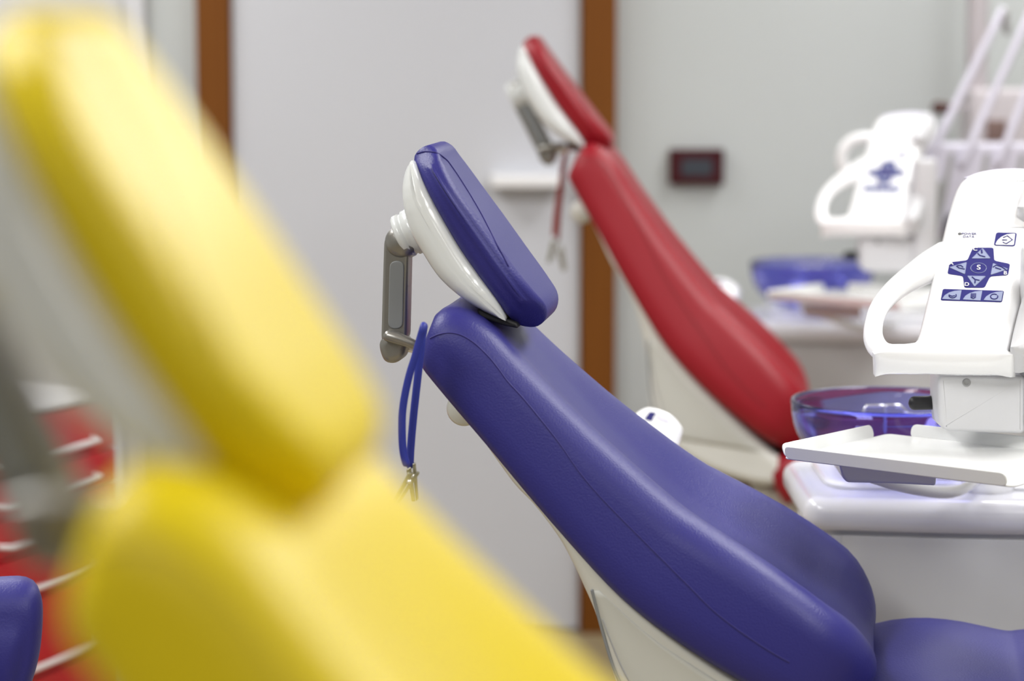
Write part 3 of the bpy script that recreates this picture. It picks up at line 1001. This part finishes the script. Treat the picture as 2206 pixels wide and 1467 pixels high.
# ------------------------------------------------------------------ assistant control boxes
def make_panel(label, px, py, Y, e):
    c = at(px, py, Y)
    t, rt = thing('assistant_panel', label, 'control panel', c, 0, 'assistant control boxes')
    c = at(1420, 915, 4.05)
    rt = Matrix.Translation(c)
    tau, phi = R(38), R(-12)
    hd = Vector((math.sin(phi), math.cos(phi), 0))
    A = Vector((math.cos(phi), -math.sin(phi), 0))
    B = hd * math.sin(tau) + Vector((0, 0, 1)) * math.cos(tau)
    N = -hd * math.cos(tau) + Vector((0, 0, 1)) * math.sin(tau)
    D = Frame(c, A, B, N)
    out = [(1340, 930), (1362, 893), (1393, 871), (1425, 876), (1452, 889), (1471, 910), (1474, 925), (1455, 975), (1420, 1000), (1365, 990)]
    obj('panel_body', pillow(D, catmull(D.pts(out), 70, True), -.05, .0, .014, 5), M['plastic'], t, rt)
    q = [(1388, 903), (1400, 887), (1414, 890), (1408, 898), (1404, 908)]
    obj('keypad', pillow(D, rounded(D.pts(q), .002), -.004, .0007, .0003, 1), M['ink'], t, rt, False)
    q = [(1416, 892), (1444, 902), (1440, 912), (1412, 900)]
    obj('display', pillow(D, rounded(D.pts(q), .002), -.004, .0006, .0003, 1), M['lav'], t, rt, False)
    e = e - at(px, py, Y) + c
    s = D(.0, -.04, -.035)
    obj('support_arm', tube(catmull([s, s + Vector((.01, .03, -.10)), e + Vector((-.05, 0, .0)), e], 24), .014, 14), M['plastic'], t, rt)
    return t


make_panel('white control box with small violet keypad beyond the violet blue backrest', 1420, 915, 4.05, Vector((.437, 4.06, .80)))
make_panel('blurred white control box with violet mark beyond the red backrest', 1562, 622, 6.3, Vector((.577, 6.36, .80)))

# ------------------------------------------------------------------ tower and lamp pole at the far right
t, rt = thing('lamp_column', 'tall pale column with a box at the far right, behind the slanted arms', 'column', (1.2, 6.55, 0))
x0, x1 = at(2092, 200, 6.5).x, at(2330, 200, 6.5).x
z1 = at(2092, 192, 6.5).z
o = obj('housing', box(x0, x1, 6.5, 6.68, .0, z1, .012, rc=.02), M['column'], t, rt)
p0, p1 = at(2124, 258, 6.5), at(2166, 304, 6.5)
obj('inset', box(p0.x, p1.x, 6.488, 6.51, p1.z, p0.z, .004), M['inset'], o, rt)
p0, p1 = at(2086, 0, 6.58), at(2130, 0, 6.58)
obj('pole', box(p0.x, p1.x, 6.56, 6.62, z1 - .02, 2.6, .01, rc=.02), M['column'], t, rt)
p, q = at(2018, 232, 6.52), at(2042, 234, 6.52)
k = obj('knob', tube([p, q], [.016, .014], 14), M['dbrown'], t, rt)
obj('stem', tube([q, Vector((x0 + .02, 6.55, q.z))], .006, 10), M['column'], k, rt)

# ------------------------------------------------------------------ operator stool at the lower left
Y = 3.4
fr = Frame((0, Y, 0), Vector((.97, .24, 0)), (0, 0, 1), Vector((-.24, .97, 0)))
fr.o = at(0, 1400, Y)
t, rt = thing('operator_stool', 'violet blue padded stool back at the lower left corner, beside the red drawers', 'stool', (fr.o.x - .1, Y, 0))
pad = [(-330, 1420), (-290, 1320), (-200, 1268), (-90, 1250), (0, 1246), (50, 1245), (76, 1256), (89, 1285), (91, 1330), (84, 1400), (66, 1467), (30, 1560), (-60, 1600), (-200, 1590), (-300, 1530)]
b = obj('backrest', pillow(fr, catmull(fr.pts(pad), 80, True), -.05, .05, .04, 7, bulge=.012, axis=fr.pts([(-240, 1430), (0, 1410)])), M['blue'], t, rt)
c = fr(*fr.px(-120, 1560), .0)
obj('back_post', tube(catmull([c, c + Vector((0, .07, -.1)), c + Vector((0, .03, -.22)), Vector((c.x, Y - .1, .50))], 20), .013, 12), M['metal'], t, rt)
sx, sy = c.x, Y - .22
obj('seat', lathe((sx, sy, .5), (0, 0, 1), [(0, 0), (.17, 0), (.195, .02), (.2, .045), (.185, .07), (.12, .082), (0, .085)], 40), M['blue'], t, rt)
obj('gas_column', lathe((sx, sy, .08), (0, 0, 1), [(0, 0), (.03, 0), (.03, .2), (.018, .21), (.018, .425), (0, .425)], 20), M['metal'], t, rt)
for k in range(5):
    a = k * 2 * math.pi / 5 + .3
    e = Vector((sx + .25 * math.cos(a), sy + .25 * math.sin(a), .075))
    lg = obj('leg', tube([Vector((sx, sy, .11)), e], [.02, .013], 12), M['metal'], t, rt)
    obj('caster', lathe((e.x, e.y, .0275), (math.cos(a + 1.57), math.sin(a + 1.57), 0), [(0, -.012), (.022, -.012), (.0275, -.006), (.0275, .006), (.022, .012), (0, .012)], 18), M['black'], lg, rt)

# ------------------------------------------------------------------ red drawer trolley behind the yellow chair
P0 = at(251, 845, 5.2)                                 # top of the far front corner
fd = Vector((-.342, -.94, 0))                          # along the front, towards the camera
nd = Vector((.94, -.342, 0))                           # out of the front
t, rt = thing('drawer_trolley', 'red drawer trolley with pale bar handles, seen behind the yellow chair', 'trolley', (P0.x - .2, P0.y - .2, 0))
Z = Frame((P0.x, P0.y, 0), fd, -nd, (0, 0, 1))
LW, DP, ZT = .50, .45, P0.z
obj('body', box(0, LW, .012, DP, .09, ZT, .006, fr=Z), M['drawer'], t, rt)
obj('worktop', box(-.008, LW + .008, -.006, DP + .005, ZT, ZT + .012, .004, fr=Z), M['plastic_g'], t, rt)
zz = ZT - .006
fz = Frame((P0.x, P0.y, 0), fd, (0, 0, 1), nd)
for hgt in (.10, .075, .075, .09, .15, .24):
    f = obj('drawer', pillow(fz, rounded([(.006, zz - hgt + .004), (LW - .006, zz - hgt + .004), (LW - .006, zz), (.006, zz)], .003), -.016, .0, .002, 2), M['drawer'], t, rt)
    zh = zz - hgt + .032
    hp = [(.10, .0), (.105, .016), (.125, .024), (LW / 2, .03), (LW - .075, .024), (LW - .055, .016), (LW - .05, .0)]
    obj('handle', tube([fz(a, zh, b) for a, b in [(x, y) for x, y in catmull(hp, 40)]], .0055, 10), M['chrome'], f, rt)
    zz -= hgt
for a, b in ((.05, .06), (LW - .05, .06), (.05, DP - .06), (LW - .05, DP - .06)):
    p = Z(a, b, .045)
    w = obj('caster', lathe(p, (1, 0, 0), [(0, -.014), (.038, -.014), (.045, -.008), (.045, .008), (.038, .014), (0, .014)], 20), M['black'], t, rt)
